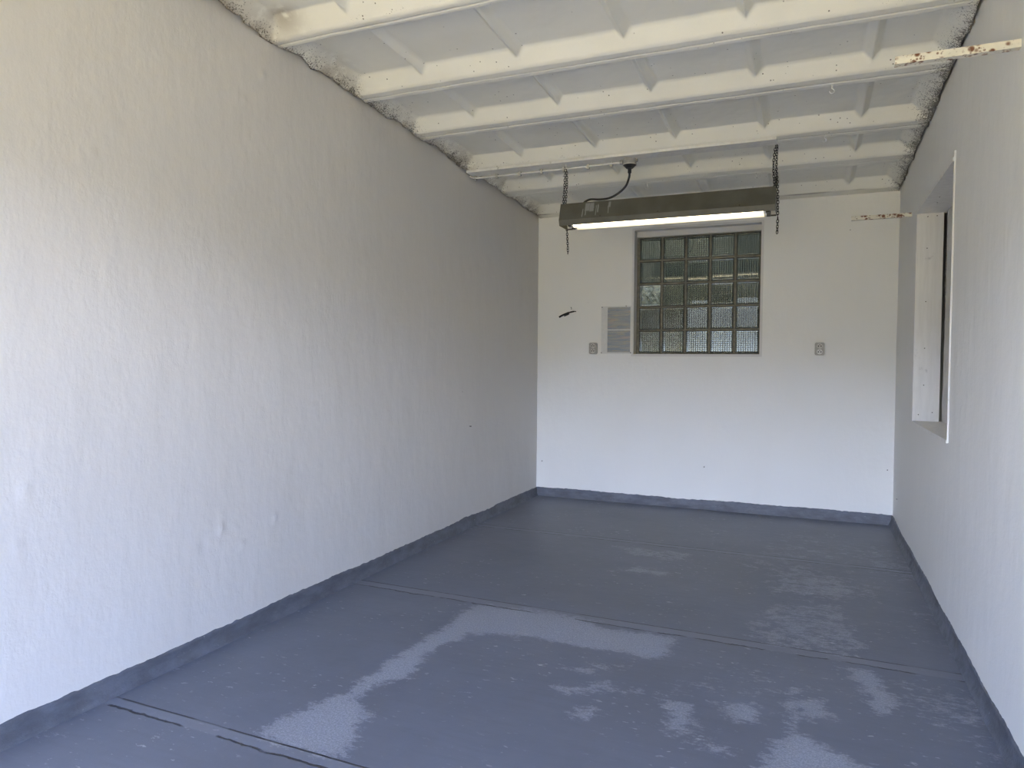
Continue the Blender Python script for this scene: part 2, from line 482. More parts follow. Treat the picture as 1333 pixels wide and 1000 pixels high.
# worn patches of the floor paint: strength and outline
WEAR = [
 (1.00, [(-1.664,1.818),(-1.629,1.909),(-1.602,2.018),(-1.555,2.125),(-1.560,2.196),(-1.542,2.321),(-1.568,2.436),(-1.542,2.538),(-1.546,2.683),(-1.527,2.879),(-1.551,3.144),(-1.482,3.192),(-1.410,3.208),(-1.195,3.176),(-1.093,2.910),(-1.236,2.885),(-1.389,2.817),(-1.396,2.749),(-1.455,2.648),(-1.450,2.533),(-1.404,2.342),(-1.458,2.279),(-1.490,2.162),(-1.499,2.097),(-1.392,2.045),(-1.369,2.023),(-1.368,1.948),(-1.318,1.844),(-1.299,1.775),(-1.446,1.762),(-1.613,1.762)]),
 (0.95, [(-1.398,3.207),(-1.148,3.226),(-0.907,3.207),(-0.882,3.146),(-0.819,3.128),(-0.670,3.172),(-0.511,3.154),(-0.533,3.020),(-0.561,2.901),(-0.645,2.892),(-0.763,2.918),(-0.867,2.881),(-0.926,2.896),(-1.090,2.907),(-1.258,2.887)]),
 (0.90, [(-0.889,2.506),(-0.836,2.514),(-0.690,2.594),(-0.605,2.547),(-0.660,2.530),(-0.691,2.547),(-0.818,2.460),(-0.857,2.474)]),
 (0.70, [(-0.599,2.550),(-0.562,2.612),(-0.543,2.559),(-0.584,2.541)]),
 (0.70, [(-0.478,2.581),(-0.365,2.573),(-0.335,2.490),(-0.339,2.399),(-0.261,2.316),(-0.189,2.303),(-0.187,2.277),(-0.265,2.259),(-0.333,2.284),(-0.438,2.343)]),
 (0.75, [(-0.767,2.327),(-0.724,2.373),(-0.685,2.390),(-0.646,2.340),(-0.674,2.309),(-0.737,2.313)]),
 (0.65, [(-0.892,2.655),(-0.809,2.692),(-0.757,2.786),(-0.665,2.791),(-0.704,2.695),(-0.777,2.654)]),
 (0.85, [(-0.252,2.589),(-0.159,2.664),(-0.135,2.514),(-0.194,2.488),(-0.245,2.527)]),
 (0.80, [(-0.035,2.736),(0.035,2.801),(0.107,2.666),(0.047,2.609),(-0.019,2.627)]),
 (1.00, [(-0.048,2.837),(-0.028,2.846),(-0.020,2.505),(0.015,2.464),(0.082,2.426),(0.189,2.367),(0.241,2.325),(-0.153,2.153),(-0.119,2.262),(-0.078,2.410),(-0.036,2.484)]),
 (0.90, [(0.144,3.121),(0.243,3.144),(0.304,2.938),(0.310,2.853),(0.268,2.753),(0.224,2.782),(0.195,2.963)]),
 (0.75, [(0.350,2.923),(0.390,2.976),(0.411,2.932),(0.366,2.886)]),
 (0.50, [(-0.186,3.810),(0.157,3.964),(0.267,3.380),(0.163,3.217),(-0.162,3.213),(-0.252,3.381)]),
 (0.80, [(-1.072,4.026),(-0.932,4.177),(-0.702,4.129),(-0.744,4.048),(-0.918,4.065)]),
 (0.55, [(-1.244,4.613),(-0.981,4.623),(-0.689,4.649),(-0.653,4.418),(-0.831,4.385),(-1.064,4.427)]),
 (0.60, [(-0.260,2.985),(-0.186,2.954),(-0.151,2.888),(-0.204,2.884)]),
]

# ------------------------------------------------------------------ the room shell
def struct(o, label=None, cat=None):
    o['kind'] = 'structure'
    if label: o['label'] = label; o['category'] = cat
    return o

def seg_d(px, py, poly):
    d = np.full(px.shape, 1e9); inside = np.zeros(px.shape, bool)
    n = len(poly)
    for i in range(n):
        ax, ay = poly[i]; bx, by = poly[(i+1) % n]
        ex, ey = bx - ax, by - ay
        tt = np.clip(((px-ax)*ex + (py-ay)*ey) / (ex*ex + ey*ey + 1e-12), 0, 1)
        d = np.minimum(d, np.hypot(px-ax-tt*ex, py-ay-tt*ey))
        cond = ((ay > py) != (by > py))
        with np.errstate(divide='ignore', invalid='ignore'):
            xi = ax + (py-ay) * ex / (ey if ey != 0 else 1e-12)
        inside ^= cond & (px < xi)
    return np.where(inside, d, -d)

def wear(U, V):
    w = np.zeros(U.shape)
    pu = U + .02 * fbm(U*14, V*14, 3, 3); pv = V + .02 * fbm(U*14, V*14, 3, 9)
    for s, poly in WEAR:
        d = seg_d(pu, pv, poly)
        w = np.maximum(w, s * np.clip(.5 + d / .10, 0, 1))
    # thin scuffing on the rest of the slabs, more on the right half
    soft = np.clip(fbm(U*1.6+4, V*1.4, 4, 21) * 2.2 + .14, 0, .60) * np.clip((U + 1.6) / 1.6, .15, 1) * np.clip(1.3 - abs(V - 3.3) / 3, .3, 1)
    edge = .28 * np.exp(-(U - XL - .02) / .10) * np.clip(.5 + 2 * fbm(U*2, V*3, 3, 5), 0, 1)
    return np.clip(np.maximum(w, np.maximum(soft, edge)), 0, 1)

us = lines(XL - .05, XR + .05, .015); vs = lines(Y0 - .3, YB + .05, .015)
floor = grid('floor', us, vs, lambda U, V: (U, V, .0025 * fbm(U*2, V*2, 3, 2)), M_floor, {'wear': wear})
struct(floor, 'blue-grey painted concrete floor with worn pale patches', 'floor')

# left wall: hand-laid plaster with lumps
LUMPS = [(2.551, 2.515, .012, .008), (2.392, 2.367, .018, .004), (2.437, 2.366, .012, .006), (2.294, .50, .014, .008), (2.625, .48, .012, .009),
         (2.29, .56, .006, .004), (1.675, 1.916, .014, .004), (1.712, 1.934, .012, .005), (2.936, 1.611, .016, .004), (1.47, .80, .016, .004), (1.45, .62, .015, .003),
         (2.42, .40, .010, .006), (2.2, .45, .02, -.005)]
def left_fn(V, Z):
    r = .010 * fbm(V*.9, Z*.9, 3, 60) + .006 * fbm(V*3.2, Z*1.3, 3, 61) + .0022 * fbm(V*14, Z*9, 3, 62)
    for y, z, s, h in LUMPS:
        r = r + h * np.exp(-((V-y)**2 / (s*s) + (Z-z)**2 / (s*s*1.6)))
    top = zc(V)
    roundoff = -.003 * np.exp(-np.maximum(top - Z, 0) / .03)
    return XL + r + roundoff, V, Z
STR = [(2.849, 1.60, .012, .07, .003), (2.80, 1.62, .02, .05, .003), (2.976, .91, .03, .03, .003), (2.7, 1.9, .01, .12, .002), (3.3, 2.15, .012, .1, .002), (3.1, 1.55, .008, .16, .002)]
def right_r(V, Z):
    r = .008 * fbm(V*1.0, Z*.9, 3, 80) + .004 * fbm(V*4.5, Z*1.1, 3, 81) + .0015 * fbm(V*14, Z*8, 3, 82)
    for y, z, a, b, h in STR:
        r = r + h * np.exp(-((V-y)**2 / a**2 + (Z-z)**2 / b**2))
    return r
# ceiling: ribbed concrete slabs, seen from below
RIBS = [(.02, .10), (.66, .74), (1.31, 1.39), (1.95, 2.03), (2.598, 2.66), (3.24, 3.33), (3.845, 3.96), (4.59, 4.72), (5.20, 5.345), (5.975, 6.20)]
CROSS = [-1.865, -1.335, -.81, -.282, .242]
PT, RS = .075, .068
def ceil_h(U, V):
    t = np.full(U.shape, PT)
    for a, b in RIBS:
        d = np.maximum(np.maximum(a - V, V - b), 0)
        t = np.minimum(t, d * PT / RS)
    cr = np.full(U.shape, 9.)
    for x in CROSS:
        cr = np.minimum(cr, PT - .036 + abs(U - x) * .036 / .036)
    t = np.minimum(t, cr)
    wl = .085 + .03 * fbm(V*4, U*0, 3, 4)
    t = np.minimum(t, np.maximum((U - XL - .006) / wl * PT, 0))
    t = np.minimum(t, np.maximum((XR - .006 - U) / .10 * PT, 0))
    # joint between the two slabs that make up a rib
    for a, b in RIBS[:-1]:
        yc = a + (b - a) * .58
        t = t + np.where(abs(V - yc) < .0031, .007, 0)
    t = t + .004 * fbm(U*5, V*5, 3, 8) + .0025 * fbm(U*22, V*22, 2, 18)
    # ragged crevice along the side walls
    wx = left_fn(V, zc(V))[0]; rx = XR - right_r(V, zc(V))
    rg = np.clip(.5 + 1.6 * fbm(V*9, U*0 + 3, 3, 30), 0, 1)
    t = t + np.where(U < wx + .006 + .020 * rg, .035, 0) * (rg > .10)
    t = t + np.where(U > rx - .003 - .011 * rg, .030, 0) * (rg > .3)
    return U, V, zc(V) + t
def mold(U, V):
    m = np.exp(-np.maximum(U - XL, 0) / .13) * (.92 + .6 * fbm(V*3, U*3, 3, 46))
    m = np.maximum(m, np.exp(-np.maximum(XR - U, 0) / .13) * np.clip(.95 + (V - 3) * .07 + .9 * fbm(V*2.4, U*3, 3, 47), .3, 1.15))
    rib = np.full(U.shape, 9.)
    for a, b in RIBS:
        rib = np.minimum(rib, np.where(V < a, a - V, np.where(V > b, 9., .03)))
    patch = np.clip(.4 + 2.6 * fbm(U*2.2, V*1.3, 3, 40), 0, 1)
    m = np.maximum(m, .72 * patch * np.exp(-rib / .03))
    back = np.clip((V - 4.9) / .3, 0, 1)
    m = np.maximum(m, back * .85 * np.exp(-rib / .03) * np.clip(.5 + 1.8 * fbm(U*3, V*3, 2, 44), 0, 1))
    return m
def face(U, V):
    f = np.zeros(U.shape)
    for a, b in RIBS: f = np.maximum(f, np.where((V < a) & (V > a - RS), 1.0, 0))
    return f
def brown(U, V):
    d = np.hypot((U + 2.19) / .09, (V - 2.53) / .06)
    b = np.exp(-d*d) * .6
    b = np.maximum(b, np.exp(-np.maximum(U - XL, 0) / .055) * 1.25 * np.clip(.62 + 1.5 * fbm(V*5, U*5, 3, 12), .15, 1))
    b = np.maximum(b, np.exp(-np.maximum(XR - U, 0) / .02) * .5)
    return np.clip(b, 0, 1)
def crack(U, V):
    c = np.zeros(U.shape)
    for i, (a, b) in enumerate(RIBS[:-1]):
        yc = a + (b - a) * .58
        c = np.maximum(c, np.where(abs(V - yc) < .0031, np.clip(.4 + 1.5 * fbm(U*2.5 + i*9, V*0, 3, 50), 0, .9), 0))
    c = np.maximum(c, np.where(abs(V - RIBS[-1][0]) < .004, np.clip(.3 + 2 * fbm(U*4, V*0, 3, 51), 0, .8), 0))
    wx = left_fn(V, zc(V))[0]; rx = XR - right_r(V, zc(V))
    rg = np.clip(.5 + 1.6 * fbm(V*9, U*0 + 3, 3, 30), 0, 1)
    c = np.maximum(c, np.where(U < wx + .008 + .022 * rg, .97, 0)); c = np.maximum(c, np.where(U > rx - .004 - .012 * rg, .9, 0))
    return c
ex = []
for a, b in RIBS:
    yc = a + (b - a) * .58
    ex += [a - RS, a, b, b + RS, yc - .0055, yc - .003, yc + .003, yc + .0055]
exx = list(np.arange(XL - .026, XL + .04, .004)) + list(np.arange(XR - .04, XR + .022, .004))
for x in CROSS: exx += [x - .036, x, x + .036]
us = lines(XL - .03, XR + .025, .011, exx); vs = lines(Y0 - .2, YB + .01, .011, ex)
ceiling = grid('ceiling', us, vs, ceil_h, M_ceil, {'mold': mold, 'brown': brown, 'crack': crack, 'face': face}, flip=True)
struct(ceiling, 'white painted ribbed concrete ceiling with mould spots', 'ceiling')

def side(o, lab):
    return struct(o, lab, 'wall')

vs_ = lines(Y0 - .2, YB + .02, .014); zs = lines(-.02, 2.86, .014)
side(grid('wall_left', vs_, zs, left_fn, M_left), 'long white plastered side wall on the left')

def hole_edge_fade(A, B, h, w=.05):
    d = np.maximum(np.maximum(h[0] - A, A - h[1]), np.maximum(h[2] - B, B - h[3]))
    return np.clip(d / w, 0, 1)

# back wall with the glass-block opening
GB = (-1.424, -.386, 1.304, 2.372)
def back_fn(U, Z):
    f = hole_edge_fade(U, Z, GB)
    return U, YB + f * (.006 * fbm(U*1.2, Z*1.2, 3, 70) + .002 * fbm(U*9, Z*7, 3, 71)), Z
us = lines(XL - .05, XR + .05, .02, GB[:2]); zs = lines(-.02, 2.8, .02, GB[2:])
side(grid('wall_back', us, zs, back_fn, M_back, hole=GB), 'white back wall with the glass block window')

# right wall with the boarded window recess
RW = (3.815, 5.085, .875, 2.185)
def right_fn(V, Z):
    return XR - hole_edge_fade(V, Z, RW) * right_r(V, Z), V, Z
vs_ = lines(Y0 - .2, YB + .02, .015, RW[:2]); zs = lines(-.02, 2.86, .015, RW[2:])
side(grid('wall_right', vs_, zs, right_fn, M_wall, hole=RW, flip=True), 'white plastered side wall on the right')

# outer skins, front wall with the open doorway, roof
bm = bmesh.new()
add_box(bm, XL - .22, XL - .05, Y0 - .25, YB + .30, -.05, 2.98)
side(obj('wall_outer_left', bm, M_outer), 'outer brickwork of the left wall')
bm = bmesh.new()
add_box(bm, XR + .22, XR + .34, Y0 - .25, YB + .30, -.05, 2.98)
side(obj('wall_outer_right', bm, M_outer), 'outer brickwork of the right wall')
bm = bmesh.new()
for x0, x1, z0, z1 in ((XL - .06, GB[0] - .02, -.05, 2.9), (GB[1] + .02, XR + .23, -.05, 2.9), (GB[0] - .02, GB[1] + .02, -.05, GB[2] - .02), (GB[0] - .02, GB[1] + .02, GB[3] + .02, 2.9)):
    add_box(bm, x0, x1, YB + .03, YB + .28, z0, z1)
side(obj('wall_outer_back', bm, M_outer), 'outer brickwork of the back wall')
bm = bmesh.new()
DX0, DX1, DZ = XL + .16, XR - .10, 2.25
add_box(bm, XL - .06, DX0, Y0 - .25, Y0 - .02, -.05, 2.9); add_box(bm, DX1, XR + .23, Y0 - .25, Y0 - .02, -.05, 2.9)
add_box(bm, DX0, DX1, Y0 - .25, Y0 - .02, DZ, 2.9)
side(obj('wall_front', bm, M_outer), 'front wall around the open garage doorway')
bm = bmesh.new()
add_box(bm, XL - .35, XR + .45, Y0 - .30, YB + .45, 2.93, 3.05)
struct(obj('roof', bm, M_roof), 'flat roof above the garage', 'roof')

# skirting bands of floor paint, coved into the floor
def skirt(name, along, fn, seed, lab):
    ts = np.linspace(0, 1, 9)
    def f(A, T):
        h = .078 + .018 * fbm(A*3, A*0, 3, seed) + .008 * fbm(A*40, A*0, 2, seed+1)
        out = .006 + .022 * (1 - T)**3 + .006 * fbm(A*10, T*3, 3, seed+2) * (1 - T*.7) + .007 * np.maximum(fbm(A*25, T*4, 2, seed+3), 0)
        out = np.where(T > .99, -.012, out)
        z = np.where(T > .99, h, T * 1.08 * h)
        z = np.where(T < .01, -.01, np.minimum(z, h))
        return fn(A, out, z)
    struct(grid(name, along, ts, f, M_skirt), lab, 'skirting')
skirt('baseboard_left', lines(Y0, YB, .012), lambda A, o, z: (XL + o, A, z), 90, 'blue-grey painted skirting band along the left wall')
skirt('baseboard_right', lines(Y0, YB, .012), lambda A, o, z: (XR - o, A, z), 93, 'blue-grey painted skirting band along the right wall')
skirt('baseboard_back', lines(XL, XR, .012), lambda A, o, z: (A, YB - o, z), 96, 'blue-grey painted skirting band along the back wall')

# ------------------------------------------------------------------ window_1: glass blocks
win = empty('window_1', (-.9, YB + .11, GB[2]), 'window of glass blocks in the back wall', 'window', kind='structure')
W0 = Vector(win.location)
def wl(bm):
    bmesh.ops.translate(bm, verts=bm.verts[:], vec=-W0); return bm
bm = bmesh.new()                                   # plastered reveal
y0, y1 = YB - .001, YB + .28
th = .02
add_box(bm, GB[0] - th, GB[0], y0, y1, GB[2] - th, GB[3] + th)
add_box(bm, GB[1], GB[1] + th, y0, y1, GB[2] - th, GB[3] + th)
add_box(bm, GB[0], GB[1], y0, y1, GB[2] - th, GB[2])
add_box(bm, GB[0], GB[1], y0, y1, GB[3], GB[3] + th)
add_box(bm, GB[0], GB[1], YB + .085, y1, 2.325, GB[3])        # plaster band above the blocks
obj('reveal', wl(bm), M_reveal, win)
PX, PZ, GX0, GZ0, GY = .2035, .2025, -1.408, 1.310, YB + .105
bm = bmesh.new()                                   # mortar joints
jw = .0075
rnd = random.Random(3)
xs = [GX0 + PX*i for i in range(6)]; zs = [GZ0 + PZ*i for i in range(6)]
for i, x in enumerate(xs):
    w0 = jw + rnd.uniform(-.0015, .0015)
    add_box(bm, GB[0] if i == 0 else x - w0, GB[1] if i == 5 else x + w0, GY + .004, GY + .076, GB[2], 2.326)
for i, z in enumerate(zs):
    w0 = jw + rnd.uniform(-.0015, .0015)
    add_box(bm, GB[0], GB[1], GY + .0042, GY + .0758, GB[2] if i == 0 else z - w0, 2.328 if i == 5 else z + w0)
obj('mortar_grid', wl(bm), M_mortar, win)
def ribbed_pane(bm, s, yo, yi, vertical, nrib=10, amp=.0003, seed=None):
    N = 92 if seed is None else 46
    c = np.linspace(-s, s, N)
    outer = [[None]*N for _ in range(N)]; inner = [[None]*N for _ in range(N)]
    for i in range(N):
        for j in range(N):
            x, z = c[i], c[j]
            e = max(abs(x), abs(z)) / s
            dome = .006 * max(0, (e - .86) / .14)**2
            sg = 1 if yi > yo else -1
            outer[i][j] = (x, yo + sg * dome, z)
            if seed is None:
                k = x if vertical else z
                w = amp * math.cos(math.pi * nrib * k / s)
            else:
                w = .008 * float(fbm(np.array(x*26 + z*14), np.array(z*16 - x*10), 2, seed))
            inner[i][j] = (x, yi + w * (1 if e < .93 else 0), z)
    return outer, inner
def make_block(seed=None):
    s = .0915
    bm = bmesh.new()
    for yo, yi, vert in ((0, .010, True), (.080, .070, False)):
        if seed is not None or True:
            O, I = ribbed_pane(bm, s, yo, yi, vert, seed=seed)
        N = len(O)
        vo = [[bm.verts.new(p) for p in r] for r in O[::N-1]] if False else None
        VO = [[bm.verts.new(p) for p in r] for r in O]; VI = [[bm.verts.new(p) for p in r] for r in I]
        for i in range(N-1):
            for j in range(N-1):
                bm.faces.new((VO[i][j], VO[i+1][j], VO[i+1][j+1], VO[i][j+1]))
                bm.faces.new((VI[i][j], VI[i][j+1], VI[i+1][j+1], VI[i+1][j]))
        for k in range(N-1):
            for a, b in (((k, 0), (k+1, 0)), ((N-1, k), (N-1, k+1)), ((k+1, N-1), (k, N-1)), ((0, k+1), (0, k))):
                bm.faces.new((VO[a[0]][a[1]], VI[a[0]][a[1]], VI[b[0]][b[1]], VO[b[0]][b[1]]))
    bmesh.ops.recalc_face_normals(bm, faces=bm.faces[:])
    for f in bm.faces: f.smooth = True
    me = bpy.data.meshes.new('glass_block'); bm.to_mesh(me); bm.free()
    me.materials.append(M_glass if seed is None else M_glass_swirl); return me
def make_rim():
    bm = bmesh.new(); s, w = .0945, .0062
    for x0, x1, z0, z1 in ((-s, -s+w, -s, s), (s-w, s, -s, s), (-s+w, s-w, -s, -s+w), (-s+w, s-w, s-w, s)):
        add_box(bm, x0, x1, .0035, .0765, z0, z1)
    me = bpy.data.meshes.new('block_rim'); bm.to_mesh(me); bm.free(); me.materials.append(M_rim); return me
me_block, me_swirl, me_rim = make_block(), make_block(5), make_rim()
for r in range(5):
    for c in range(5):
        me = me_swirl if (r, c) == (2, 0) else me_block
        b = bpy.data.objects.new('glass_block', me); COL.objects.link(b); b.parent = win
        b.location = Vector((GX0 + PX*(c+.5), GY + .0, GZ0 + PZ*(r+.5))) - W0
        b.rotation_euler = (rnd.uniform(-.012, .012), 0, rnd.uniform(-.012, .012))
        if (r, c) == (2, 0): b['label'] = 'glass block with a swirled pattern'
        k = bpy.data.objects.new('block_rim', me_rim); COL.objects.link(k); k.parent = b

# ------------------------------------------------------------------ window_2: boarded recess in the right wall
win2 = empty('window_2', (XR, 4.45, RW[2]), 'boarded window recess in the right wall', 'window', kind='structure')
W0 = Vector(win2.location)
DP = .142
def board(name, lab=None, *b, bev=.0015, mat=None):
    bm = bmesh.new(); add_box(bm, *b); bevel(bm, bev, 1)
    return obj(name, wl(bm), mat or M_board, win2)
fj = board('jamb_board', None, XR - .004, XR + DP, RW[1] - .02, RW[1] + .004, RW[2] + .0, RW[3] - .02)
board('jamb_board', None, XR - .007, XR + DP, RW[0] - .001, RW[0] + .008, RW[2] - .012, RW[3] + .028)
board('head_board', None, XR - .010, XR + .20, RW[0] + .008, RW[1] + .004, RW[3] - .02, RW[3] + .0)
board('sill_board', None, XR - .010, XR + .20, RW[0] + .008, RW[1] + .004, RW[2] - .016, RW[2])
bm = bmesh.new()                                   # panel closing the recess, warped so that a gap opens beside the jamb
N = 30
pv = []
for k in range(N+1):
    z = RW[2] + (RW[3] - .02 - RW[2]) * k / N
    g = .018 + .032 * max(0, math.sin((k/N) * 2.2)) * (1 if k/N > .35 else .8) + .004 * math.sin(k*1.7)
    pv.append([(XR + DP + .012, RW[1] - .02 - g, z), (XR + DP + .012, RW[0] - .01, z), (XR + DP + .030, RW[1] - .02 - g, z), (XR + DP + .030, RW[0] - .01, z)])
VV = [[bm.verts.new(p) for p in r] for r in pv]
for a, b in zip(VV[:-1], VV[1:]):
    for i, j in ((0, 1), (1, 3), (3, 2), (2, 0)):
        bm.faces.new((a[i], a[j], b[j], b[i]))
bm.faces.new([VV[0][i] for i in (0, 1, 3, 2)]); bm.faces.new([VV[-1][i] for i in (0, 1, 3, 2)])
obj('panel', wl(bm), M_panel, win2)
bm = bmesh.new()
add_box(bm, XR + .205, XR + .215, RW[0] - .03, RW[1] + .03, RW[2] - .03, RW[3] + .03)  # sheet added in the colour of shade; only a void lies behind the gap
obj('cavity_shade_sheet', wl(bm), M_cavity_shade, win2)
bm = bmesh.new()                                   # old filler seen in the gap
pts = [(XR + DP + .022, RW[1] - .034 + .004 * math.sin(z*40), z) for z in np.linspace(1.50, 2.02, 26)]
add_tube(bm, pts, [.006 + .007 * abs(math.sin(i*.9)) * math.sin(math.pi*(i+.5)/26) for i in range(26)], 8)
fo = obj('gap_filler', wl(bm), M_filler, win2); fo['label'] = 'ragged brown filler in the gap'
for x, z in ((.055, 2.145), (.105, 2.147), (.055, 1.95), (.055, 1.62), (.055, 1.33), (.055, 1.1), (.03, .915), (.105, .93)):
    bm = bmesh.new(); y = RW[1] - .02
    add_cyl(bm, (XR + x, y + .004, z), (XR + x, y - .0012, z), .0032, n=10)
    obj('nail_head', wl(bm), M_nail, win2)
for x, y in ((.05, 4.6), (.06, 4.75)):
    bm = bmesh.new()
    add_cyl(bm, (XR + x, y, RW[3] - .016), (XR + x, y, RW[3] - .0212), .0035, n=10)
    obj('nail_head', wl(bm), M_nail, win2)

# ------------------------------------------------------------------ things under the ceiling
def z_rib(y): return zc(y)
# mounting board along the fourth rib
bm = bmesh.new()
BZ0 = zc(4.655) - .016
add_box(bm, XL + .008, -.215, 4.595, 4.712, BZ0, zc(4.655) + .001); bevel(bm, .002, 1)
mb = obj('mounting_board', bm, M_board)
tag(mb, 'long white board fixed under the ceiling rib that carries the lamp', 'board')

# conduit, clips, junction box
cy, cz = 4.705, BZ0 - .014
JY0 = 4.69
cond = empty('conduit', (XL + .3, cy, BZ0), 'thin white conduit clipped along the board from left wall to junction box', 'conduit')
W0 = Vector(cond.location)
bm = bmesh.new()
add_tube(bm, smooth_path([(XL + .006, 4.66, BZ0 - .006), (XL + .02, 4.67, cz - .004), (XL + .06, cy - .003, cz - .001), (XL + .2, cy, cz), (-1.8, cy, cz + .0005), (-1.5, cy, cz), (-1.19, JY0, cz)], 6), .0060, 10)
obj('pipe', wl(bm), M_white, cond, smooth=True)
for x in (-2.285, -2.115, -1.935, -1.77, -1.605, -1.43, -1.265):
    bm = bmesh.new()
    add_box(bm, x - .008, x + .008, cy - .010, cy + .012, cz - .017, BZ0 + .0005); bevel(bm, .003, 2)
    add_cyl(bm, (x, cy - .004, cz - .018), (x, cy - .004, cz - .004), .0035, n=10)
    obj('clip', wl(bm), M_clip, cond)
JX, JY = -1.135, 4.68
jb = empty('junction_box', (JX, JY, BZ0), 'round grey junction box under the ceiling above the lamp', 'junction box')
W0 = Vector(jb.location)
bm = bmesh.new()
add_cyl(bm, (JX, JY, BZ0), (JX, JY, BZ0 - .036), .043, .045, 32)
add_cyl(bm, (JX - .045, JY, BZ0 - .018), (JX - .066, JY, BZ0 - .018), .013, n=16)
add_cyl(bm, (JX + .04, JY, BZ0 - .014), (JX + .053, JY, BZ0 - .014), .010, n=16)
obj('body', wl(bm), M_greypl, jb, smooth=False)
bm = bmesh.new()
add_cyl(bm, (JX, JY, BZ0 - .036), (JX, JY, BZ0 - .041), .047, .047, 32)
obj('rim', wl(bm), M_offwhite, jb)
bm = bmesh.new()
add_cyl(bm, (JX, JY, BZ0 - .041), (JX, JY, BZ0 - .063), .043, .022, 32)
o = obj('cover', wl(bm), M_darkpl, jb); o['label'] = 'dark tapered cover'
bm = bmesh.new()
add_cyl(bm, (JX, JY, BZ0 - .063), (JX, JY, BZ0 - .090), .0135, n=6)
add_cyl(bm, (JX, JY, BZ0 - .090), (JX, JY, BZ0 - .096), .0135, .008, n=12)
obj('gland', wl(bm), M_darkpl, jb)
bm = bmesh.new()
LTZ = 2.302
add_tube(bm, smooth_path([(JX, JY, BZ0 - .092), (JX - .003, JY, 2.46), (JX - .025, JY, 2.405), (JX - .075, JY - .005, 2.36), (JX - .135, 4.672, 2.333), (JX - .20, 4.668, 2.328), (JX - .262, 4.664, 2.333), (-1.432, 4.662, 2.322), (-1.452, 4.66, LTZ + .001)], 8), .0072, 12)
tag(obj('cable', bm, M_blackpl, smooth=True), 'black cable curving from junction box down to the lamp', 'cable')

# ------------------------------------------------------------------ the fluorescent lamp
LX0, LX1, LY = -1.588, -.212, 4.655
lamp = empty('fluorescent_lamp', ((LX0+LX1)/2, LY, 2.15), 'olive fluorescent lamp with a lit tube hanging on two chains', 'lamp')
W0 = Vector(lamp.location)
def shell(bm, x0, x1, prof, th):
    """an open profile (y, z) of sheet metal th thick, run from x0 to x1"""
    inner = []
    n = len(prof)
    for i in range(n):
        a = Vector(prof[max(i-1, 0)]); b = Vector(prof[i]); c = Vector(prof[min(i+1, n-1)])
        nn = Vector((0, 0))
        for p, q in ((a, b), (b, c)):
            if (q - p).length > 1e-9:
                d = (q - p).normalized(); nn += Vector((d.y, -d.x))
        nn.normalize(); inner.append(b + nn * th)
    loop = [Vector(p) for p in prof] + inner[::-1]
    A = [bm.verts.new((x0, LY + p.x, p.y)) for p in loop]; B = [bm.verts.new((x1, LY + p.x, p.y)) for p in loop]
    m_ = len(loop)
    for i in range(m_):
        bm.faces.new((A[i], A[(i+1) % m_], B[(i+1) % m_], B[i]))
    for i in range(n - 1):
        for S in (A, B): bm.faces.new((S[i], S[i+1], S[m_-2-i], S[m_-1-i]))
prof = [(-.086, 2.150), (-.098, 2.186), (-.058, LTZ), (.058, LTZ), (.098, 2.186), (.086, 2.150)]
bm = bmesh.new(); shell(bm, LX0, LX1, prof, .0016)
o = obj('housing', bm, M_lamp, None)
# keep world coordinates in the mesh so that the paint runs sit where they are
o.parent = lamp; o.matrix_parent_inverse = Matrix.Translation(-W0)
for x, d in ((LX0, 1), (LX1, -1)):
    bm = bmesh.new()
    A = [bm.verts.new((x + d*.0002, LY + y*.985, z)) for y, z in prof]; B = [bm.verts.new((x + d*.002, LY + y*.985, z)) for y, z in prof]
    bm.faces.new(A); bm.faces.new(B)
    for i in range(len(A)): bm.faces.new((A[i], A[(i+1) % len(A)], B[(i+1) % len(A)], B[i]))
    o = obj('end_plate', bm, M_lamp, None); o.parent = lamp; o.matrix_parent_inverse = Matrix.Translation(-W0)
bm = bmesh.new()
shell(bm, LX0 + .004, LX1 - .004, [(-.084, 2.160), (-.05, 2.215), (.05, 2.215), (.084, 2.160)], .001)
o = obj('reflector', wl(bm), M_lampin, lamp); o['label'] = 'white inner reflector'
for ty, mt in ((-.045, M_tube), (.045, M_tube_dim)):
    tx0, tx1 = LX0 + .078, LX1 - .058
    bm = bmesh.new(); add_cyl(bm, (tx0 + .012, LY + ty, 2.160), (tx1 - .012, LY + ty, 2.160), 0.0185, n=24)
    tb = obj('tube', wl(bm), mt, lamp, smooth=False)
    for p in tb.data.polygons: p.use_smooth = len(p.vertices) == 4
    tb['label'] = 'brighter white tube' if mt is M_tube else 'dimmer cream tube'
    for x0, x1 in ((tx0, tx0 + .0125), (tx1 - .0125, tx1)):
        bm = bmesh.new(); add_cyl(bm, (x0, LY + ty, 2.160), (x1, LY + ty, 2.160), 0.0188, n=24)
        obj('tube_cap', wl(bm), M_tubecap, tb)
    for x0, x1 in ((tx0 - .024, tx0 - .001), (tx1 + .001, tx1 + .024)):
        bm = bmesh.new(); add_box(bm, x0, x1, LY + ty - .021, LY + ty + .021, 2.147, 2.213); bevel(bm, .003, 2)
        o = obj('tube_holder', wl(bm), M_blackpl, lamp); o['label'] = 'black tube holder'
for x in (-1.30, -.92, -.42):
    bm = bmesh.new(); add_cyl(bm, (x, LY - .0935, 2.197), (x, LY - .0985, 2.195), .004, n=10)
    obj('screw', wl(bm), M_nail, lamp)
for x in (LX0 + .012, LX1 - .012):
    bm = bmesh.new()
    add_tube(bm, [(x + .012*math.cos(a), LY, LTZ + .006 + .012*math.sin(a)) for a in np.linspace(-.3, math.pi + .3, 12)], .002, 8)
    obj('lug', wl(bm), M_chain, lamp, smooth=True)

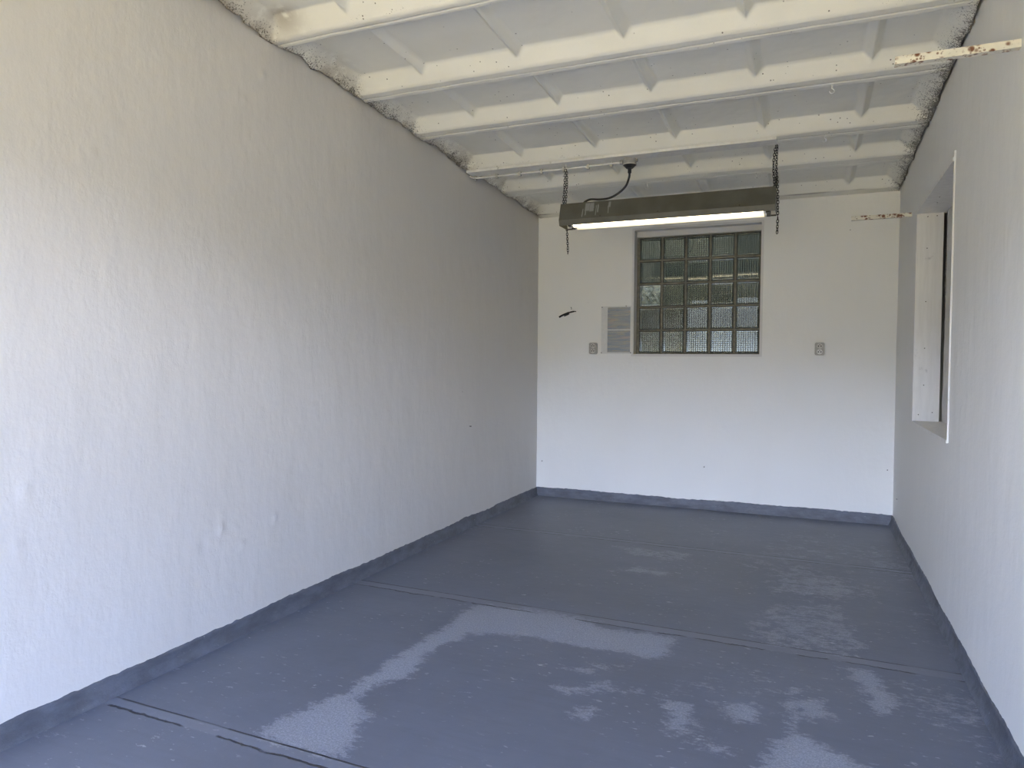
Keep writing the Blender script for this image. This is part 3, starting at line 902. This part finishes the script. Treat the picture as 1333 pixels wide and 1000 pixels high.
# ------------------------------------------------------------------ screw hooks
def hook_bm(size=1.0, turn=0.0):
    bm = bmesh.new()
    pts = [(0, 0, .0), (0, 0, -.022*size)] + [(.010*size*math.sin(a) , 0, -.032*size + .010*size*math.cos(a)) for a in np.linspace(.25, 4.6, 16)]
    add_tube(bm, pts, .0019, 8)
    bmesh.ops.rotate(bm, verts=bm.verts[:], cent=(0, 0, 0), matrix=Matrix.Rotation(turn, 3, 'Z'))
    return bm
def hook(x, y, z, lab, size=1.0, turn=0.0):
    h = empty('screw_hook', (x, y, z), lab, 'hook', 'screw hooks in the ceiling')
    obj('shank', hook_bm(size, turn), M_hook, h, smooth=True)
    bm = bmesh.new(); add_cyl(bm, (0, 0, .0), (0, 0, -.003), .005, n=14)
    obj('collar', bm, M_hook, h)
    return h
HK = [(-1.572, 4.655, BZ0, 'white screw hook holding the chain at the left end of the lamp', 1.0, .3),
      (-.212, 4.645, zc(4.645) + .004, 'white screw hook holding the chain at the right end of the lamp', 1.3, 0),
      (.073, 3.93, zc(3.93) + .004, 'empty screw hook on the rib nearest the rusty angle at the upper right', 1.15, .2),
      (.052, 4.665, zc(4.665) + .004, 'empty screw hook on the lamp rib, right of the right lamp chain', 1.1, .2),
      (-1.153, 5.31, zc(5.31) + .004, 'empty screw hook on the rearmost rib, above the middle of the lamp', 1.15, .3),
      (-.379, 5.30, zc(5.30) + .004, 'empty screw hook on the rearmost rib, above the right end of the lamp', 1.0, .8)]
for a in HK: hook(*a)

# ------------------------------------------------------------------ chains
def link_mesh():
    bm = bmesh.new(); L, Wd, r = .0105, .0062, .0021
    pts = []
    for k in range(16):
        a = 2*math.pi*k/16
        pts.append((Wd*math.cos(a), 0, (L - Wd)*(1 if math.sin(a) >= 0 else -1)*min(1, abs(math.sin(a))*3) + Wd*math.sin(a)))
    add_tube(bm, pts, r, 6, closed=True)
    bmesh.ops.recalc_face_normals(bm, faces=bm.faces[:])
    for f in bm.faces: f.smooth = True
    me = bpy.data.meshes.new('link'); bm.to_mesh(me); bm.free(); me.materials.append(M_chain); return me
me_link = link_mesh()
def chain(name, runs, lab):
    c = empty(name, runs[0][0], lab, 'chain', 'lamp chains')
    org = Vector(runs[0][0]); k = 0
    for pts in runs:
        P = smooth_path(pts, 10); s = 0.0; nxt = 0.0
        for a, b in zip(P[:-1], P[1:]):
            d = (b - a).length
            while nxt <= s + d:
                p = a + (b - a) * ((nxt - s) / max(d, 1e-9))
                l = bpy.data.objects.new('link', me_link); COL.objects.link(l); l.parent = c
                l.location = p - org
                q = (b - a).to_track_quat('Z', 'Y')
                l.rotation_mode = 'QUATERNION'
                from mathutils import Quaternion
                l.rotation_quaternion = q @ Quaternion((0, 0, 1), (math.pi/2)*(k % 2) + .4)
                k += 1; nxt += .0162
            s += d
    return c
hz = BZ0 - .040
chain('chain', [[(-1.578, 4.655, hz), (-1.585, 4.66, 2.42), (-1.590, 4.655, LTZ + .012)],
                [(-1.566, 4.652, hz - .004), (-1.560, 4.64, 2.45), (-1.566, 4.645, 2.37), (-1.574, 4.655, LTZ + .014)],
                [(-1.605, 4.74, LTZ - .05), (-1.600, 4.76, 2.2), (-1.592, 4.765, 2.05), (-1.590, 4.765, 1.985)]],
      'black chain with a loose end hanging at the left end of the lamp')
hz = zc(4.645) - .048
chain('chain', [[(-.222, 4.642, hz), (-.232, 4.64, 2.44), (-.225, 4.65, LTZ + .014)],
                [(-.212, 4.638, hz), (-.214, 4.62, 2.42), (-.206, 4.575, 2.33), (-.199, 4.552, 2.22), (-.198, 4.55, 2.10), (-.200, 4.55, 2.012)],
                [(-.216, 4.645, 2.36), (-.214, 4.65, 2.31)]],
      'black chain with a loose end hanging at the right end of the lamp')

# ------------------------------------------------------------------ rusty steel angles on the right wall
def angle(y, z, x0, lab, x1=XR + .004):
    bm = bmesh.new()
    h, d, w = .026, .028, .0025
    add_box(bm, x0, x1, y, y + w, z, z + h); add_box(bm, x0, x1, y + w, y + d, z, z + w)
    bmesh.ops.remove_doubles(bm, verts=bm.verts[:], dist=1e-5)
    bevel(bm, .0006, 1)
    o = obj('angle_bar', bm, M_rust); tag(o, lab, 'angle bar', 'rusty angle bars on the right wall')
    return o
angle(2.711, 2.230, .242, 'rust-spotted cream steel angle high on the right wall, nearest the camera')
angle(5.354, 2.206, .237, 'rust-spotted cream steel angle beyond the recess, near the back wall')

# ------------------------------------------------------------------ back wall: sockets, notice, black clip, nails
def rrect(bm, x0, x1, z0, z1, y0, y1, r, n=6):
    pts = []
    for cx, cz_, a0 in ((x1-r, z1-r, 0), (x0+r, z1-r, math.pi/2), (x0+r, z0+r, math.pi), (x1-r, z0+r, 1.5*math.pi)):
        for k in range(n+1):
            a = a0 + k*math.pi/2/n; pts.append((cx + r*math.cos(a), cz_ + r*math.sin(a)))
    A = [bm.verts.new((x, y0, z)) for x, z in pts]; B = [bm.verts.new((x, y1, z)) for x, z in pts]
    n_ = len(pts)
    for i in range(n_): bm.faces.new((A[i], A[(i+1)%n_], B[(i+1)%n_], B[i]))
    bm.faces.new(A); bm.faces.new(B[::-1])
def socket(x, z, lab, lower, upper, body):
    s = empty('power_socket', (x, YB, z), lab, 'socket', 'double sockets on the back wall')
    bm = bmesh.new(); rrect(bm, -.036, .036, -.050, .050, -.026, .006, .014); bevel(bm, .004, 2, .9)
    obj('body', bm, body, s)
    for dz, mt in ((.0225, upper), (-.0225, lower)):
        bm = bmesh.new()
        add_cyl(bm, (0, -.026, dz), (0, -.0285, dz), .0205, .0195, 28); 
        p = obj('outlet', bm, mt, s)
        bm = bmesh.new()
        for dx in (-.0095, .0095): add_cyl(bm, (dx, -.0282, dz - .001), (dx, -.0292, dz - .001), .0052, n=12)
        add_cyl(bm, (0, -.0282, dz + .011), (0, -.0335, dz + .011), .0034, n=10)
        obj('contact', bm, M_blackpl, p)
    return s
socket(.064, 1.347, 'double wall socket right of the glass block window', M_white, M_offwhite, M_sock)
socket(-1.781, 1.353, 'paint-spattered double wall socket left of the notice', M_offwhite, M_offwhite, M_sock)

nt = empty('notice', (-1.572, YB, 1.31), 'printed two-page notice pinned left of the glass block window', 'notice')
W0 = Vector(nt.location)
bm = bmesh.new(); add_box(bm, -1.712, -1.441, YB - .0045, YB - .0005, 1.306, 1.722); bevel(bm, .0008, 1)
obj('backing', wl(bm), M_paper, nt)
for z0, z1 in ((1.519, 1.712), (1.318, 1.510)):
    bm = bmesh.new(); add_box(bm, -1.655, -1.452, YB - .0062, YB - .0045, z0, z1)
    o = obj('page', bm, M_notice, None); o.parent = nt; o.matrix_parent_inverse = Matrix.Translation(-W0)
    o['label'] = 'page of close coloured print'
for x, z in ((-1.706, 1.715), (-1.49, 1.722), (-1.709, 1.314), (-1.446, 1.315)):
    bm = bmesh.new(); add_cyl(bm, (x, YB - .004, z), (x, YB - .0085, z), .0042, n=10)
    obj('pin', wl(bm), M_nail, nt)

cl = empty('cable_stub', (-2.02, YB, 1.655), 'short black cable stub sticking out of the back wall at the left', 'cable')
W0 = Vector(cl.location)
bm = bmesh.new()
add_tube(bm, smooth_path([(-1.948, YB + .004, 1.684), (-1.965, YB - .02, 1.683), (-2.005, YB - .05, 1.670), (-2.045, YB - .075, 1.650), (-2.078, YB - .09, 1.630)], 5), [.004]*5 + [.0065]*5 + [.0085]*5 + [.0085]*6, 10)
obj('sheath', wl(bm), M_blackpl, cl, smooth=True)
bm = bmesh.new()
add_tube(bm, smooth_path([(-2.0, YB - .047, 1.664), (-2.02, YB - .058, 1.652), (-2.04, YB - .066, 1.643)], 5), .0085, 10)
obj('core', wl(bm), M_blackpl, cl, smooth=True)
bm = bmesh.new()
add_tube(bm, smooth_path([(-1.992, YB + .004, 1.718), (-1.992, YB - .018, 1.722), (-1.985, YB - .026, 1.712), (-1.984, YB - .028, 1.700)], 6), .003, 8)
tag(obj('wall_hook', bm, M_steel, smooth=True), 'small bent metal hook on the back wall just above the black cable stub', 'hook')

def nail(p, d, lab, length=.012, r=.003):
    bm = bmesh.new(); p, d = Vector(p), Vector(d)
    add_cyl(bm, p - d*.006, p + d*length, r*.7, n=8); add_cyl(bm, p + d*length, p + d*(length+.002), r*1.3, n=10)
    tag(obj('nail', bm, M_nail), lab, 'nail', 'nails in the walls')
nail((-.806, YB, .363), (0, -1, -.25), 'bent dark nail low in the middle of the back wall', .02)
nail((-2.258, YB, .319), (0, -1, 0), 'small nail low on the back wall by the left corner', .008, .0035)
nail((.557, YB, .421), (0, -1, 0), 'small nail low on the back wall by the right corner', .006)
nail((XR, 5.79, .252), (-1, 0, 0), 'small nail low on the right wall near the back corner', .006, .0035)
nail((XL, 4.686, .748), (1, 0, 0), 'dark nail on the left wall toward the back corner', .012, .0035)
nail((.264, YB, 2.311 - .045), (0, -1, 0), 'small nail on the back wall under the far rusty angle', .012, .0022)

# ------------------------------------------------------------------ outside: paving before the doorway, yard behind the glass blocks
bm = bmesh.new(); add_box(bm, -30, 30, -40, Y0 - .28, -.10, -.012)
struct(obj('driveway', bm, M_ground), 'pale paving outside the open doorway', 'ground')
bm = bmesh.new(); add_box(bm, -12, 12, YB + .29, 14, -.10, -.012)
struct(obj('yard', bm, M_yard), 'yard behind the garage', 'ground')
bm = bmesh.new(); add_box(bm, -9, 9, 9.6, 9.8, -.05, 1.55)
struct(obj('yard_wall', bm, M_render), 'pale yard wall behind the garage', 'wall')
us = lines(-9, 9, .18); zs = lines(0, 5.6, .18)
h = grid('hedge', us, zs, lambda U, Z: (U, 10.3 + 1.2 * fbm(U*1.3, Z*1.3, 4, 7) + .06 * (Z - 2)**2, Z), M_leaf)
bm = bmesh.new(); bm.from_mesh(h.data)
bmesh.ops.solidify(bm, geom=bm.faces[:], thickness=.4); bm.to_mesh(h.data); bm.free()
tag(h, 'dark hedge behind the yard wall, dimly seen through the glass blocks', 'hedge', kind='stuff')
bm = bmesh.new()  # pale slats added to make the bluish bright patch in the lower blocks
for k in range(9):
    add_box(bm, -1.42 + k*.13, -1.42 + k*.13 + .105, 9.50, 9.53, .15, 1.50 + .012*(k % 3))
add_box(bm, -1.42, -.27, 9.53, 9.56, .35, .44); add_box(bm, -1.42, -.27, 9.53, 9.56, 1.15, 1.24)
struct(obj('glint_slats', bm, M_glint_slats), 'added pale slats behind the lower right glass blocks, making bright glints there', 'added slats')
